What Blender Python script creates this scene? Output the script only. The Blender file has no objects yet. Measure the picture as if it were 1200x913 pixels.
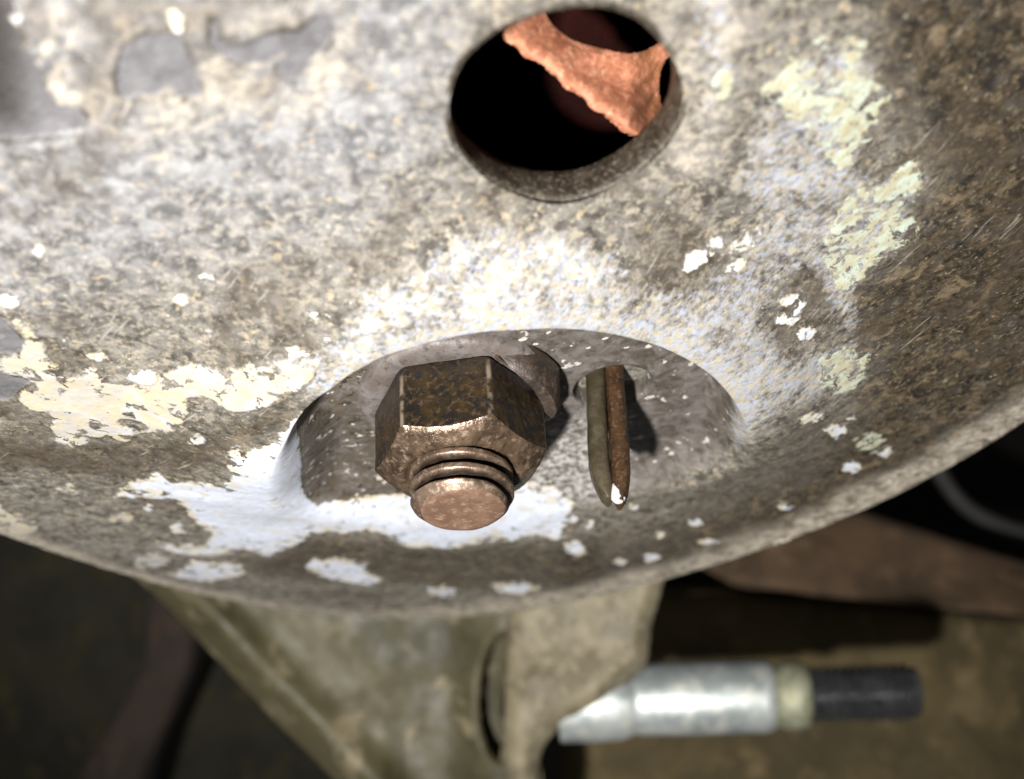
import bpy, bmesh, math, random
import numpy as np
from mathutils import Vector, Matrix

MM = 0.001
F = 1500.0                      # focal length in photograph pixels (1200 wide)
PI = math.pi
scene = bpy.context.scene
col = scene.collection

# ------------------------------------------------------------------ camera, world, lamp, exposure
cam_d = bpy.data.cameras.new('camera')
cam = bpy.data.objects.new('camera', cam_d); col.objects.link(cam)
cam_d.sensor_width = 36.0; cam_d.lens = F / 1200 * 36
cam.rotation_euler = (PI / 2, 0, 0)
cam_d.clip_start = 0.005; cam_d.clip_end = 20
cam_d.dof.use_dof = True
cam_d.dof.focus_distance = 0.141
cam_d.dof.aperture_fstop = 20.0
scene.camera = cam

world = bpy.data.worlds.new('World'); scene.world = world
world.use_nodes = True
world.node_tree.nodes['Background'].inputs[0].default_value = (0.95, 0.97, 1.0, 1)
world.node_tree.nodes['Background'].inputs[1].default_value = 0.08

ld = bpy.data.lights.new('torch_lamp', 'SPOT')          # the hand torch beside the lens
ld.energy = 8.3; ld.spot_size = math.radians(74); ld.spot_blend = 1.0; ld.shadow_soft_size = 0.006; ld.color = (1.0, 0.985, 0.965)
lo = bpy.data.objects.new('torch_lamp', ld); col.objects.link(lo)
lo.location = (-0.050, -0.085, -0.060)
lo.rotation_euler = (Vector((-0.026, 0.140, -0.003)) - Vector(lo.location)).to_track_quat('-Z', 'Y').to_euler()   # aimed just above and left of the nut

scene.view_settings.view_transform = 'Standard'
scene.view_settings.look = 'None'
scene.view_settings.exposure = 0.0
scene.view_settings.gamma = 1.0
scene.render.engine = 'CYCLES'
scene.cycles.max_bounces = 6

# ------------------------------------------------------------------ numpy helpers (millimetres)
def norm(v):
    v = np.asarray(v, float); return v / np.linalg.norm(v)
def at(X, Y, y):                 # photograph pixel + distance -> point in mm
    return np.array([(X - 600) / F * y, y, (456.5 - Y) / F * y])
def project(P):
    return np.stack([600 + F * P[..., 0] / P[..., 1], 456.5 - F * P[..., 2] / P[..., 1]], -1)
def sstep(a, b, x):
    t = np.clip((x - a) / (b - a), 0, 1); return t * t * (3 - 2 * t)
_lat = np.random.default_rng(5).random((64, 64, 64)).astype(np.float32) * 2 - 1
def vnoise(P):
    i = np.floor(P).astype(np.int64); f = (P - i).astype(np.float32); f = f * f * (3 - 2 * f)
    x0, y0, z0 = (i[..., k] & 63 for k in range(3)); x1, y1, z1 = (x0 + 1) & 63, (y0 + 1) & 63, (z0 + 1) & 63
    fx, fy, fz = f[..., 0], f[..., 1], f[..., 2]
    a = _lat[x0, y0, z0] * (1 - fx) + _lat[x1, y0, z0] * fx
    b = _lat[x0, y1, z0] * (1 - fx) + _lat[x1, y1, z0] * fx
    c = _lat[x0, y0, z1] * (1 - fx) + _lat[x1, y0, z1] * fx
    d = _lat[x0, y1, z1] * (1 - fx) + _lat[x1, y1, z1] * fx
    a = a * (1 - fy) + b * fy; c = c * (1 - fy) + d * fy
    return a * (1 - fz) + c * fz
def fbm(P, scale, octv=4, rough=0.55, off=0.0):
    s = 0; amp = 1.0; tot = 0; Q = P * scale + off
    for k in range(octv):
        s = s + amp * vnoise(Q + 17.3 * k); tot += amp; amp *= rough; Q = Q * 2.03
    return s / tot
def poly_sd(px, poly):           # signed distance to a closed outline, positive inside
    poly = np.asarray(poly, float); n = len(poly)
    d2 = np.full(len(px), 1e18); inside = np.zeros(len(px), bool)
    for k in range(n):
        a = poly[k]; b = poly[(k + 1) % n]; e = b - a; w = px - a
        t = np.clip((w @ e) / max(e @ e, 1e-9), 0, 1)
        q = w - t[:, None] * e; d2 = np.minimum(d2, (q * q).sum(1))
        c = (a[1] > px[:, 1]) != (b[1] > px[:, 1])
        xi = a[0] + (px[:, 1] - a[1]) * (e[0] / (e[1] if abs(e[1]) > 1e-9 else 1e-9))
        inside ^= c & (px[:, 0] < xi)
    d = np.sqrt(d2); return np.where(inside, d, -d)
def smooth_loop(pts, n=160):     # closed Catmull-Rom
    p = np.asarray(pts, float); m = len(p); out = []
    per = max(2, n // m)
    for k in range(m):
        a, b, c, d = p[k - 1], p[k], p[(k + 1) % m], p[(k + 2) % m]
        for j in range(per):
            t = j / per
            out.append(0.5 * (2 * b + (c - a) * t + (2 * a - 5 * b + 4 * c - d) * t * t + (3 * b - a - 3 * c + d) * t ** 3))
    return np.array(out)
def ell(cx, cy, rx, ry, rot=0, n=10, jit=0.25, seed=0):
    r = random.Random(seed + int(cx * 7 + cy)); o = []
    for k in range(n):
        a = 2 * PI * k / n; s = 1 + jit * (r.random() * 2 - 1)
        x, y = rx * s * math.cos(a), ry * s * math.sin(a)
        o.append((cx + x * math.cos(rot) - y * math.sin(rot), cy + x * math.sin(rot) + y * math.cos(rot)))
    return o

# ------------------------------------------------------------------ objects
def link(name, me, parent=None, mat=None):
    o = bpy.data.objects.new(name, me); col.objects.link(o)
    if parent is not None: o.parent = parent
    if mat is not None: me.materials.append(mat)
    return o
def thing(name, loc, label, cat, group=None):
    o = bpy.data.objects.new(name, None); col.objects.link(o)
    o.empty_display_size = 0.01
    o.location = [c * MM for c in loc]; o['label'] = label; o['category'] = cat
    if group: o['group'] = group
    return o
def mesh_np(name, V, Fq, smooth=True):
    V = np.asarray(V, np.float32) * MM; Fq = np.asarray(Fq, np.int32)
    me = bpy.data.meshes.new(name)
    me.vertices.add(len(V)); me.vertices.foreach_set('co', V.ravel())
    k = Fq.shape[1]
    me.loops.add(Fq.size); me.loops.foreach_set('vertex_index', Fq.ravel())
    me.polygons.add(len(Fq)); me.polygons.foreach_set('loop_start', np.arange(len(Fq), dtype=np.int32) * k)
    me.polygons.foreach_set('use_smooth', np.full(len(Fq), smooth))
    me.update(calc_edges=True); me.validate()
    return me
def attr(me, name, v):
    a = me.attributes.new(name, 'FLOAT', 'POINT'); a.data.foreach_set('value', np.asarray(v, np.float32))
def attr3(me, name, v):
    a = me.attributes.new(name, 'FLOAT_VECTOR', 'POINT'); a.data.foreach_set('vector', np.asarray(v, np.float32).ravel())
def grid_faces(n, m, wrap=False):
    i, j = np.meshgrid(np.arange(n - 1), np.arange(m if wrap else m - 1), indexing='ij')
    a = i * m + j; b = i * m + (j + 1) % m; c = (i + 1) * m + (j + 1) % m; d = (i + 1) * m + j
    return np.stack([a, b, c, d], -1).reshape(-1, 4)
def finish_bm(bm, name, sharp=35):
    bmesh.ops.recalc_face_normals(bm, faces=bm.faces)
    for f in bm.faces: f.smooth = True
    for e in bm.edges:
        if len(e.link_faces) == 2 and e.calc_face_angle(0) > math.radians(sharp): e.smooth = False
    me = bpy.data.meshes.new(name); bm.to_mesh(me); bm.free(); return me
def lathe(profile, O, ax, ref, n=96, fn=None):   # profile (radius, height), rings about the axis
    ax = norm(ax); e1 = norm(np.asarray(ref) - ax * (np.asarray(ref) @ ax)); e2 = np.cross(ax, e1)
    th = np.linspace(0, 2 * PI, n, endpoint=False); V = []
    for k, (r, h) in enumerate(profile):
        rr = np.full(n, r, float); hh = np.full(n, h, float)
        if fn: rr, hh = fn(k, th, rr, hh)
        V.append(np.asarray(O) + np.outer(rr * np.cos(th), e1) + np.outer(rr * np.sin(th), e2) + np.outer(hh, ax))
    return np.concatenate(V), grid_faces(len(profile), n, True)
def mesh_sharp(name, V, Fq, sharp=35):
    bm = bmesh.new(); vs = [bm.verts.new(Vector(v) * MM) for v in V]
    for f in Fq:
        f = list(dict.fromkeys(f))
        try: bm.faces.new([vs[i] for i in f])
        except ValueError: pass
    bmesh.ops.remove_doubles(bm, verts=bm.verts, dist=1e-6)
    return finish_bm(bm, name, sharp)
def roughen(me, amp, scale, seed=0.0):
    n = len(me.vertices); v = np.empty(n * 3, np.float32); me.vertices.foreach_get('co', v); v = v.reshape(-1, 3)
    nn = np.empty(n * 3, np.float32); me.vertices.foreach_get('normal', nn); nn = nn.reshape(-1, 3)
    d = fbm(v / MM, scale, 4, 0.55, seed)
    v = v + nn * (d * amp * MM)[:, None].astype(np.float32)
    me.vertices.foreach_set('co', v.ravel()); me.update()
def prism(front, back, bev=0.8, cuts=0):           # two matching outlines joined into a solid
    bm = bmesh.new()
    a = [bm.verts.new(Vector(p) * MM) for p in front]; b = [bm.verts.new(Vector(p) * MM) for p in back]
    n = len(a); bm.faces.new(a); bm.faces.new(b[::-1])
    for k in range(n): bm.faces.new([a[k], b[k], b[(k + 1) % n], a[(k + 1) % n]])
    bmesh.ops.recalc_face_normals(bm, faces=bm.faces)
    if bev: bmesh.ops.bevel(bm, geom=list(bm.edges), offset=bev * MM, segments=3, profile=0.6, affect='EDGES', clamp_overlap=True)
    if cuts:
        bmesh.ops.triangulate(bm, faces=bm.faces)
        for _ in range(cuts):
            long = [e for e in bm.edges if e.calc_length() > 2.0 * MM]
            if not long: break
            bmesh.ops.subdivide_edges(bm, edges=long, cuts=1)
    return bm
def tube(pts, r, n=14, caps=True):
    pts = [np.asarray(p, float) for p in pts]; V = []; up = np.array([0.03, 0.2, 1.0])
    for k, p in enumerate(pts):
        t = norm(pts[min(k + 1, len(pts) - 1)] - pts[max(k - 1, 0)]); a = norm(np.cross(t, up)); b = np.cross(t, a)
        rr = r[k] if hasattr(r, '__len__') else r
        for j in range(n):
            q = 2 * PI * j / n; V.append(p + rr * (a * math.cos(q) + b * math.sin(q)))
    Fq = grid_faces(len(pts), n, True).tolist()
    if caps: Fq.append(list(range(n))); Fq.append([(len(pts) - 1) * n + j for j in range(n)][::-1])
    return V, Fq

# ------------------------------------------------------------------ materials
class M:
    def __init__(s, name):
        s.mat = bpy.data.materials.new(name); s.mat.use_nodes = True
        s.t = s.mat.node_tree; s.bsdf = s.t.nodes['Principled BSDF']
        tc = s.t.nodes.new('ShaderNodeTexCoord')
        s.P = s.vmul(tc.outputs['Object'], (1000, 1000, 1000))
    def n(s, typ): return s.t.nodes.new('ShaderNode' + typ)
    def put(s, sock, v):
        if hasattr(v, 'is_linked') or isinstance(v, bpy.types.NodeSocket): s.t.links.new(v, sock)
        elif isinstance(v, (tuple, list)) and len(v) == 3 and sock.type == 'RGBA': sock.default_value = (*v, 1)
        else: sock.default_value = v
    def vmul(s, a, k):
        o = s.n('VectorMath'); o.operation = 'MULTIPLY'; s.put(o.inputs[0], a); o.inputs[1].default_value = k; return o.outputs[0]
    def noise(s, scale, detail=4, rough=0.55, dist=0.0, P=None, off=0.0):
        o = s.n('TexNoise'); P = P or s.P
        if off:
            v = s.n('VectorMath'); v.operation = 'ADD'; s.put(v.inputs[0], P); v.inputs[1].default_value = (off, off * 1.7, -off); P = v.outputs[0]
        s.put(o.inputs['Vector'], P); o.inputs['Scale'].default_value = scale; o.inputs['Detail'].default_value = detail
        o.inputs['Roughness'].default_value = rough; o.inputs['Distortion'].default_value = dist; return o.outputs[0]
    def voro(s, scale, P=None, feature='F1'):
        o = s.n('TexVoronoi'); o.feature = feature; s.put(o.inputs['Vector'], P or s.P); o.inputs['Scale'].default_value = scale; return o.outputs['Distance']
    def m(s, op, a, b=0.0, c=0.0, clamp=False):
        o = s.n('Math'); o.operation = op; o.use_clamp = clamp
        s.put(o.inputs[0], a); s.put(o.inputs[1], b)
        if op in ('MULTIPLY_ADD',): s.put(o.inputs[2], c)
        return o.outputs[0]
    def step(s, x, lo, hi, a=0.0, b=1.0):
        o = s.n('MapRange'); o.interpolation_type = 'SMOOTHSTEP'; s.put(o.inputs[0], x)
        s.put(o.inputs[1], lo); s.put(o.inputs[2], hi); s.put(o.inputs[3], a); s.put(o.inputs[4], b); return o.outputs[0]
    def mix(s, f, a, b, mode='MIX'):
        o = s.n('Mix'); o.data_type = 'RGBA'; o.blend_type = mode
        s.put(o.inputs[0], f); s.put(o.inputs[6], a); s.put(o.inputs[7], b); return o.outputs[2]
    def at(s, name, vec=False):
        o = s.n('Attribute'); o.attribute_name = name; return o.outputs['Vector'] if vec else o.outputs['Fac']
    def bump(s, h, dist=0.1, strength=1.0, prev=None):
        o = s.n('Bump'); s.put(o.inputs['Height'], h); o.inputs['Distance'].default_value = dist * MM; o.inputs['Strength'].default_value = strength
        if prev is not None: s.t.links.new(prev, o.inputs['Normal'])
        return o.outputs[0]
    def out(s, color, rough=0.6, metal=0.0, normal=None, spec=0.5):
        s.put(s.bsdf.inputs['Base Color'], color); s.put(s.bsdf.inputs['Roughness'], rough); s.put(s.bsdf.inputs['Metallic'], metal)
        s.put(s.bsdf.inputs['Specular IOR Level'], spec)
        if normal is not None: s.t.links.new(normal, s.bsdf.inputs['Normal'])
        return s.mat

def mat_dish():
    m = M('corroded_painted_steel')
    pol = m.at('pol', True)
    sw, sc, sg, sy = m.at('sd_white'), m.at('sd_cream'), m.at('sd_green'), m.at('sd_grey')
    fs, fb, fl, fp, fr = m.at('f_scrape'), m.at('f_brown'), m.at('f_light'), m.at('f_pocket'), m.at('f_rim')
    n_big = m.noise(0.11, 5, 0.6); n_mid = m.noise(0.45, 6, 0.62, 0.6); n_fine = m.noise(1.7, 5, 0.65); n_grit = m.noise(4.5, 3, 0.7)
    P_st = m.vmul(pol, (1.0, 0.34, 1.0)); streak = m.noise(1.1, 6, 0.62, 0.35, P_st); streak_f = m.noise(1.9, 7, 0.68, 0.3, P_st, 15.0); streak2 = m.noise(3.2, 4, 0.6, 0.2, P_st, 7.0)
    # bare, grimy metal
    n_sp = m.noise(1.0, 6, 0.68, 0.3, None, 5.0)
    grey = m.mix(m.step(n_mid, 0.34, 0.66), (0.040, 0.034, 0.027), (0.185, 0.170, 0.147))
    grey = m.mix(m.step(n_sp, 0.47, 0.62, 0, 0.8), grey, (0.30, 0.262, 0.200))
    grey = m.mix(m.step(n_fine, 0.52, 0.66, 0, 0.75), grey, (0.046, 0.037, 0.027))
    pale = m.mix(m.step(n_mid, 0.34, 0.68), (0.090, 0.088, 0.090), (0.265, 0.263, 0.266))
    pale = m.mix(m.step(n_sp, 0.50, 0.66, 0, 0.7), pale, (0.35, 0.335, 0.31))
    pale = m.mix(m.step(n_fine, 0.54, 0.68, 0, 0.5), pale, (0.070, 0.065, 0.061))
    base = m.mix(m.m('MULTIPLY', fl, m.step(n_big, 0.25, 0.7, 0.55, 1.0)), grey, pale)
    br_n = m.m('ADD', m.m('MULTIPLY', streak, 0.30), m.m('MULTIPLY', m.noise(0.7, 8, 0.7, 0.6, None, 2.0), 0.70))
    brown = m.mix(m.step(br_n, 0.38, 0.66), (0.011, 0.008, 0.004), (0.080, 0.057, 0.031))
    brown = m.mix(m.step(m.noise(0.24, 4, 0.6, 0.4, None, 3.0), 0.50, 0.64, 0, 0.7), brown, (0.050, 0.043, 0.034))
    brown = m.mix(m.step(m.noise(0.30, 5, 0.65, 0.5, None, 6.0), 0.54, 0.66, 0, 0.6), brown, (0.20, 0.145, 0.082))
    brown = m.mix(m.step(m.noise(0.35, 6, 0.7, 0.5, None, 8.0), 0.54, 0.61, 0, 0.92), brown, (0.009, 0.007, 0.004))
    brown = m.mix(m.step(m.noise(1.4, 4, 0.6, 0, None, 12.0), 0.64, 0.72, 0, 0.7), brown, (0.40, 0.33, 0.24))
    brown = m.mix(m.step(streak2, 0.55, 0.72, 0, 0.5), brown, (0.27, 0.215, 0.15))
    base = m.mix(fb, base, brown)  # brown dirt, its colour darkened to carry the torch falloff on the right
    # tan and pale specks, dark pits
    base = m.mix(m.m('MULTIPLY', m.step(m.noise(0.9, 3, 0.5, 0.3, None, 11.0), 0.62, 0.70), m.step(fb, 0, 1, 0.45, 0.12)), base, (0.46, 0.36, 0.21))
    base = m.mix(m.m('MULTIPLY', m.step(m.noise(2.6, 2, 0.5, 0.0, None, 23.0), 0.68, 0.74), m.step(fb, 0, 1, 0.6, 0.12)), base, (0.70, 0.68, 0.64))
    base = m.mix(m.step(m.noise(0.8, 5, 0.65, 0.5, None, 31.0), 0.60, 0.68, 0, 0.62), base, (0.065, 0.057, 0.048))
    base = m.mix(m.step(n_grit, 0.60, 0.74, 0, 0.5), base, (0.05, 0.043, 0.036))
    tan_c = m.mix(m.step(n_sp, 0.4, 0.6), (0.20, 0.182, 0.162), (0.38, 0.335, 0.27))
    base = m.mix(m.m('MULTIPLY', m.at('f_tan'), m.step(m.noise(0.30, 5, 0.65, 0.5, None, 131.0), 0.42, 0.58)), base, tan_c)
    stain = m.step(m.noise(0.07, 5, 0.62, 0.8, None, 151.0), 0.50, 0.64, 0, 0.6)
    base = m.mix(stain, base, m.mix(0.78, base, (0.055, 0.040, 0.025)))
    P_sc = m.vmul(pol, (1.0, 0.035, 1.0)); scr = m.m('MULTIPLY', m.step(m.noise(3.0, 2, 0.4, 0.05, P_sc, 3.0), 0.66, 0.70), m.step(m.noise(0.12, 3, 0.5, 0, None, 161.0), 0.48, 0.6))
    base = m.mix(m.m('MULTIPLY', scr, 0.55), base, (0.36, 0.33, 0.29))
    # wiped white film above the pocket
    fc_n = m.noise(1.2, 5, 0.6, 0.4, None, 41.0)
    film_c = m.mix(m.step(fc_n, 0.44, 0.56), (0.36, 0.385, 0.46), (0.41, 0.36, 0.265))
    film_c = m.mix(m.step(m.noise(1.3, 4, 0.6, 0, None, 43.0), 0.5, 0.62), film_c, (0.35, 0.345, 0.34))
    film_c = m.mix(m.step(n_grit, 0.52, 0.68, 0, 0.6), film_c, (0.30, 0.28, 0.25))
    film_n = m.m('ADD', m.m('MULTIPLY', streak_f, 0.38), m.m('MULTIPLY', n_sp, 0.17))
    film_n = m.m('ADD', film_n, m.m('MULTIPLY', n_fine, 0.30)); film_n = m.m('ADD', film_n, m.m('MULTIPLY', streak2, 0.15))
    film_n = m.m('ADD', film_n, m.m('MULTIPLY', m.m('SUBTRACT', m.noise(0.16, 3, 0.5, 0.5, None, 47.0), 0.5), 0.30))
    thr = m.step(fs, 0, 1.4, 0.76, 0.395)
    film = m.step(m.m('SUBTRACT', film_n, thr), -0.09, 0.11)
    base = m.mix(m.m('MULTIPLY', film, 0.88), base, film_c)
    # paler band along the rim and pocket film
    base = m.mix(m.m('MULTIPLY', fr, m.step(n_mid, 0.25, 0.6)), base, m.mix(m.step(n_sp, 0.4, 0.62), (0.27, 0.230, 0.175), (0.50, 0.445, 0.36)))
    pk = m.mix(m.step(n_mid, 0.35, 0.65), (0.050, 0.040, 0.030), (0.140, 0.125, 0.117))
    dirt_shade = m.m('MULTIPLY', m.at('f_dirt_shade'), m.step(n_sp, 0.40, 0.60))
    pk = m.mix(dirt_shade, pk, (0.075, 0.058, 0.038))
    pk = m.mix(m.m('MULTIPLY', m.at('f_dirt_shade'), m.step(m.noise(0.7, 4, 0.65, 0.3, None, 141.0), 0.57, 0.64)), pk, (0.022, 0.016, 0.008))
    pk = m.mix(m.m('MULTIPLY', m.at('f_chalk'), m.step(n_sp, 0.40, 0.60)), pk, (0.42, 0.40, 0.37))
    pk = m.mix(m.step(n_fine, 0.56, 0.68, 0, 0.8), pk, (0.075, 0.062, 0.045))
    pk = m.mix(m.step(m.noise(0.7, 2, 0.5, 0, None, 51.0), 0.64, 0.70, 0, 0.8), pk, (0.55, 0.50, 0.45))
    base = m.mix(fp, base, pk)
    edge_n = m.m('MULTIPLY', m.m('SUBTRACT', m.noise(1.6, 4, 0.6, 0.3, None, 61.0), 0.5), 0.9)
    def patch(base, sd, colour, soft=0.10, holes=None, line=0.55, lw=0.22):
        d = m.m('ADD', sd, edge_n)
        if holes is not None: d = m.m('SUBTRACT', d, holes)
        mask = m.step(d, -soft, soft)
        ln = m.m('MULTIPLY', m.step(d, -lw - soft, -soft * 0.5), m.m('SUBTRACT', 1.0, mask))
        ln = m.m('MULTIPLY', ln, m.step(m.noise(0.5, 2, 0.5, 0, None, 71.0), 0.42, 0.6, 0.15, 1.0))
        base = m.mix(m.m('MULTIPLY', ln, line), base, (0.035, 0.028, 0.02))
        return m.mix(mask, base, colour), mask
    lil = m.mix(m.step(n_mid, 0.3, 0.7), (0.085, 0.081, 0.083), (0.140, 0.134, 0.137))
    lil = m.mix(m.step(n_fine, 0.52, 0.7, 0, 0.35), lil, (0.10, 0.092, 0.088))
    lil = m.mix(m.step(m.noise(0.5, 3, 0.6, 0.2, None, 121.0), 0.62, 0.72, 0, 0.6), lil, (0.30, 0.265, 0.22))
    lil = m.mix(m.at('f_dark'), lil, (0.022, 0.019, 0.016))
    base, k_y = patch(base, sy, lil, 0.12, None, 0.95, 0.55)
    cream = m.mix(m.step(n_mid, 0.36, 0.62), (0.43, 0.365, 0.24), (0.37, 0.345, 0.305))
    cream = m.mix(m.step(n_fine, 0.52, 0.72, 0, 0.5), cream, (0.30, 0.26, 0.205))
    cream = m.mix(m.step(m.noise(0.22, 4, 0.6, 0.4, None, 171.0), 0.5, 0.64, 0, 0.7), cream, (0.40, 0.40, 0.41))
    h2 = m.step(m.noise(0.42, 5, 0.65, 0.5, None, 81.0), 0.525, 0.62, 0, 2.6)
    base, k_c = patch(base, sc, cream, 0.22, h2)
    white = m.mix(m.step(m.m('ADD', sw, m.m('MULTIPLY', m.m('SUBTRACT', n_mid, 0.47), 5.0)), -0.3, 1.1), (0.54, 0.47, 0.32), (0.53, 0.56, 0.64))
    white = m.mix(m.step(n_sp, 0.46, 0.66, 0, 0.6), white, (0.43, 0.42, 0.405))
    white = m.mix(m.step(m.noise(0.28, 4, 0.6, 0.5, None, 87.0), 0.54, 0.66, 0, 0.7), white, (0.48, 0.42, 0.31))
    white = m.mix(m.step(m.noise(0.6, 3, 0.6, 0.4, None, 89.0), 0.60, 0.70, 0, 0.8), white, (0.33, 0.29, 0.25))
    base, k_w = patch(base, sw, white, 0.20, m.step(m.noise(0.5, 5, 0.65, 0.4, None, 91.0), 0.52, 0.70, 0, 2.4))
    green = m.mix(m.step(streak, 0.36, 0.62), (0.36, 0.325, 0.21), (0.40, 0.445, 0.365))
    green = m.mix(m.step(n_fine, 0.55, 0.72, 0, 0.55), green, (0.29, 0.24, 0.125))
    green = m.mix(m.step(n_sp, 0.56, 0.66, 0, 0.7), green, (0.16, 0.12, 0.06))
    hg = m.step(m.noise(0.50, 7, 0.68, 0.6, None, 101.0), 0.50, 0.555, 0, 3.2)
    base, k_g = patch(base, sg, green, 0.24, hg)
    paint = m.m('MAXIMUM', m.m('MAXIMUM', k_c, k_w), k_g)
    h = m.m('ADD', m.m('MULTIPLY', n_mid, 0.5), m.m('MULTIPLY', n_fine, 0.35))
    h = m.m('ADD', h, m.m('MULTIPLY', n_grit, 0.22)); h = m.m('ADD', h, m.m('MULTIPLY', m.m('MULTIPLY', streak2, fb), 0.25))
    h = m.m('MULTIPLY', h, m.step(paint, 0, 1, 1.0, 0.45)); h = m.m('ADD', h, m.m('MULTIPLY', paint, 0.3))
    h = m.m('SUBTRACT', h, m.m('MULTIPLY', k_y, 0.2))
    nor = m.bump(h, 0.28, 1.0)
    rough = m.step(n_fine, 0.3, 0.7, 0.42, 0.75)
    return m.out(base, rough, 0.0, nor, 0.5)

def mat_rust(name, c1, c2, c3, metal=0.5, r=(0.35, 0.6), sc=1.0, bump=0.12, c4=None):
    m = M(name)
    a, b, c = m.noise(0.45 * sc, 5, 0.62, 0.4), m.noise(1.5 * sc, 5, 0.65), m.noise(4.5 * sc, 3, 0.65)
    k = m.mix(m.step(a, 0.38, 0.62), c1, c2); k = m.mix(m.step(b, 0.5, 0.68), k, c3)
    if c4: k = m.mix(m.step(m.noise(0.9 * sc, 4, 0.6, 0.3, None, 9.0), 0.56, 0.66), k, c4)
    h = m.m('ADD', m.m('MULTIPLY', b, 0.7), m.m('MULTIPLY', c, 0.3))
    return m.out(k, m.step(b, 0.3, 0.7, r[0], r[1]), metal, m.bump(h, bump, 1.0))

MAT_DISH = mat_dish()
MAT_EDGE = mat_rust('raw_sheet_edge', (0.030, 0.022, 0.015), (0.065, 0.052, 0.036), (0.17, 0.145, 0.11), 0.3, (0.3, 0.6), 1.5, 0.2)
MAT_NUT = mat_rust('oiled_brown_steel', (0.052, 0.033, 0.015), (0.020, 0.017, 0.014), (0.105, 0.066, 0.034), 0.4, (0.26, 0.45), 1.0, 0.10, (0.016, 0.019, 0.024))
MAT_CHAMFER = mat_rust('worn_bronze_steel', (0.135, 0.089, 0.056), (0.058, 0.038, 0.024), (0.25, 0.182, 0.13), 0.5, (0.20, 0.40), 0.8, 0.12, (0.05, 0.032, 0.019))
MAT_BOLT = mat_rust('worn_bolt_steel', (0.20, 0.138, 0.096), (0.11, 0.073, 0.048), (0.31, 0.232, 0.172), 0.55, (0.30, 0.45), 1.2, 0.06)
def attr_tint(mat, name, tint, low):  # mixes a tint in by attribute: dark thread grooves, pale nut corners
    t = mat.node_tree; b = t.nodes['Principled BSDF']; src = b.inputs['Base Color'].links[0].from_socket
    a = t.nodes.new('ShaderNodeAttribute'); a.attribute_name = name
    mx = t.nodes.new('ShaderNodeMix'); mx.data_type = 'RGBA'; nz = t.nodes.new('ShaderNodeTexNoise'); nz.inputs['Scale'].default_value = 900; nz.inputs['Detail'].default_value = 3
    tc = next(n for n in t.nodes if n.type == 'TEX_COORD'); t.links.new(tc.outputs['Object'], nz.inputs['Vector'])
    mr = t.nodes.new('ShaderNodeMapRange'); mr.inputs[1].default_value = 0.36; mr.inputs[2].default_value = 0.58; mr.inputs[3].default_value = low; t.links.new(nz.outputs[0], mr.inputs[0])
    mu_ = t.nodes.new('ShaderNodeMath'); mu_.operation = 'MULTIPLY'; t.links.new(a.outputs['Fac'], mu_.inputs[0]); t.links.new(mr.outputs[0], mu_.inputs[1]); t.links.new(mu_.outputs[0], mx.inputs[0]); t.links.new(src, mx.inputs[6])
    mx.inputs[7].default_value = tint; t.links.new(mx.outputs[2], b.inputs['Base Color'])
attr_tint(MAT_BOLT, 'f_groove', (0.018, 0.012, 0.008, 1), 0.75); attr_tint(MAT_NUT, 'f_edge', (0.32, 0.25, 0.18, 1), 0.0)
MAT_END = mat_rust('pink_rust_steel', (0.185, 0.108, 0.070), (0.12, 0.068, 0.043), (0.24, 0.155, 0.110), 0.15, (0.45, 0.65), 0.7, 0.10, (0.13, 0.075, 0.045))
MAT_WASHER = mat_rust('grey_washer_steel', (0.10, 0.082, 0.071), (0.145, 0.127, 0.12), (0.06, 0.046, 0.035), 0.1, (0.45, 0.65), 0.8, 0.10)
MAT_TAB = mat_rust('dark_rusty_tab', (0.052, 0.037, 0.029), (0.026, 0.019, 0.014), (0.095, 0.060, 0.034), 0.2, (0.4, 0.65), 0.7, 0.2)
MAT_PIN_G = mat_rust('grey_pin_steel', (0.050, 0.039, 0.021), (0.088, 0.073, 0.046), (0.06, 0.036, 0.018), 0.35, (0.35, 0.55), 1.2, 0.10)
MAT_PIN_R = mat_rust('rusty_pin_steel', (0.066, 0.033, 0.014), (0.036, 0.021, 0.011), (0.14, 0.075, 0.038), 0.3, (0.35, 0.55), 1.4, 0.10)
MAT_TIP = mat_rust('paint_dab', (0.60, 0.57, 0.55), (0.48, 0.43, 0.40), (0.6, 0.57, 0.55), 0.0, (0.4, 0.5), 1.0, 0.05)
MAT_ORANGE = mat_rust('orange_rust_casting', (0.45, 0.175, 0.095), (0.30, 0.10, 0.05), (0.56, 0.28, 0.17), 0.0, (0.55, 0.8), 1.0, 0.30, (0.30, 0.12, 0.05))
MAT_CAST = mat_rust('olive_cast_iron', (0.036, 0.031, 0.010), (0.085, 0.072, 0.034), (0.060, 0.051, 0.022), 0.0, (0.5, 0.75), 0.10, 0.35, (0.19, 0.155, 0.092))
MAT_BOSS = mat_rust('beige_cast_iron', (0.21, 0.178, 0.110), (0.12, 0.10, 0.06), (0.26, 0.225, 0.15), 0.0, (0.5, 0.75), 0.3, 0.35)
MAT_ZINC = mat_rust('zinc_plate', (0.66, 0.69, 0.66), (0.40, 0.44, 0.43), (0.70, 0.69, 0.60), 0.65, (0.38, 0.56), 0.22, 0.2)
MAT_PASS = mat_rust('yellow_passivate', (0.34, 0.34, 0.24), (0.22, 0.22, 0.13), (0.42, 0.42, 0.32), 0.45, (0.5, 0.65), 0.5, 0.05)
MAT_THREAD = mat_rust('dark_thread_steel', (0.15, 0.155, 0.155), (0.24, 0.245, 0.245), (0.07, 0.07, 0.065), 0.85, (0.18, 0.30), 0.5, 0.05)
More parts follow.
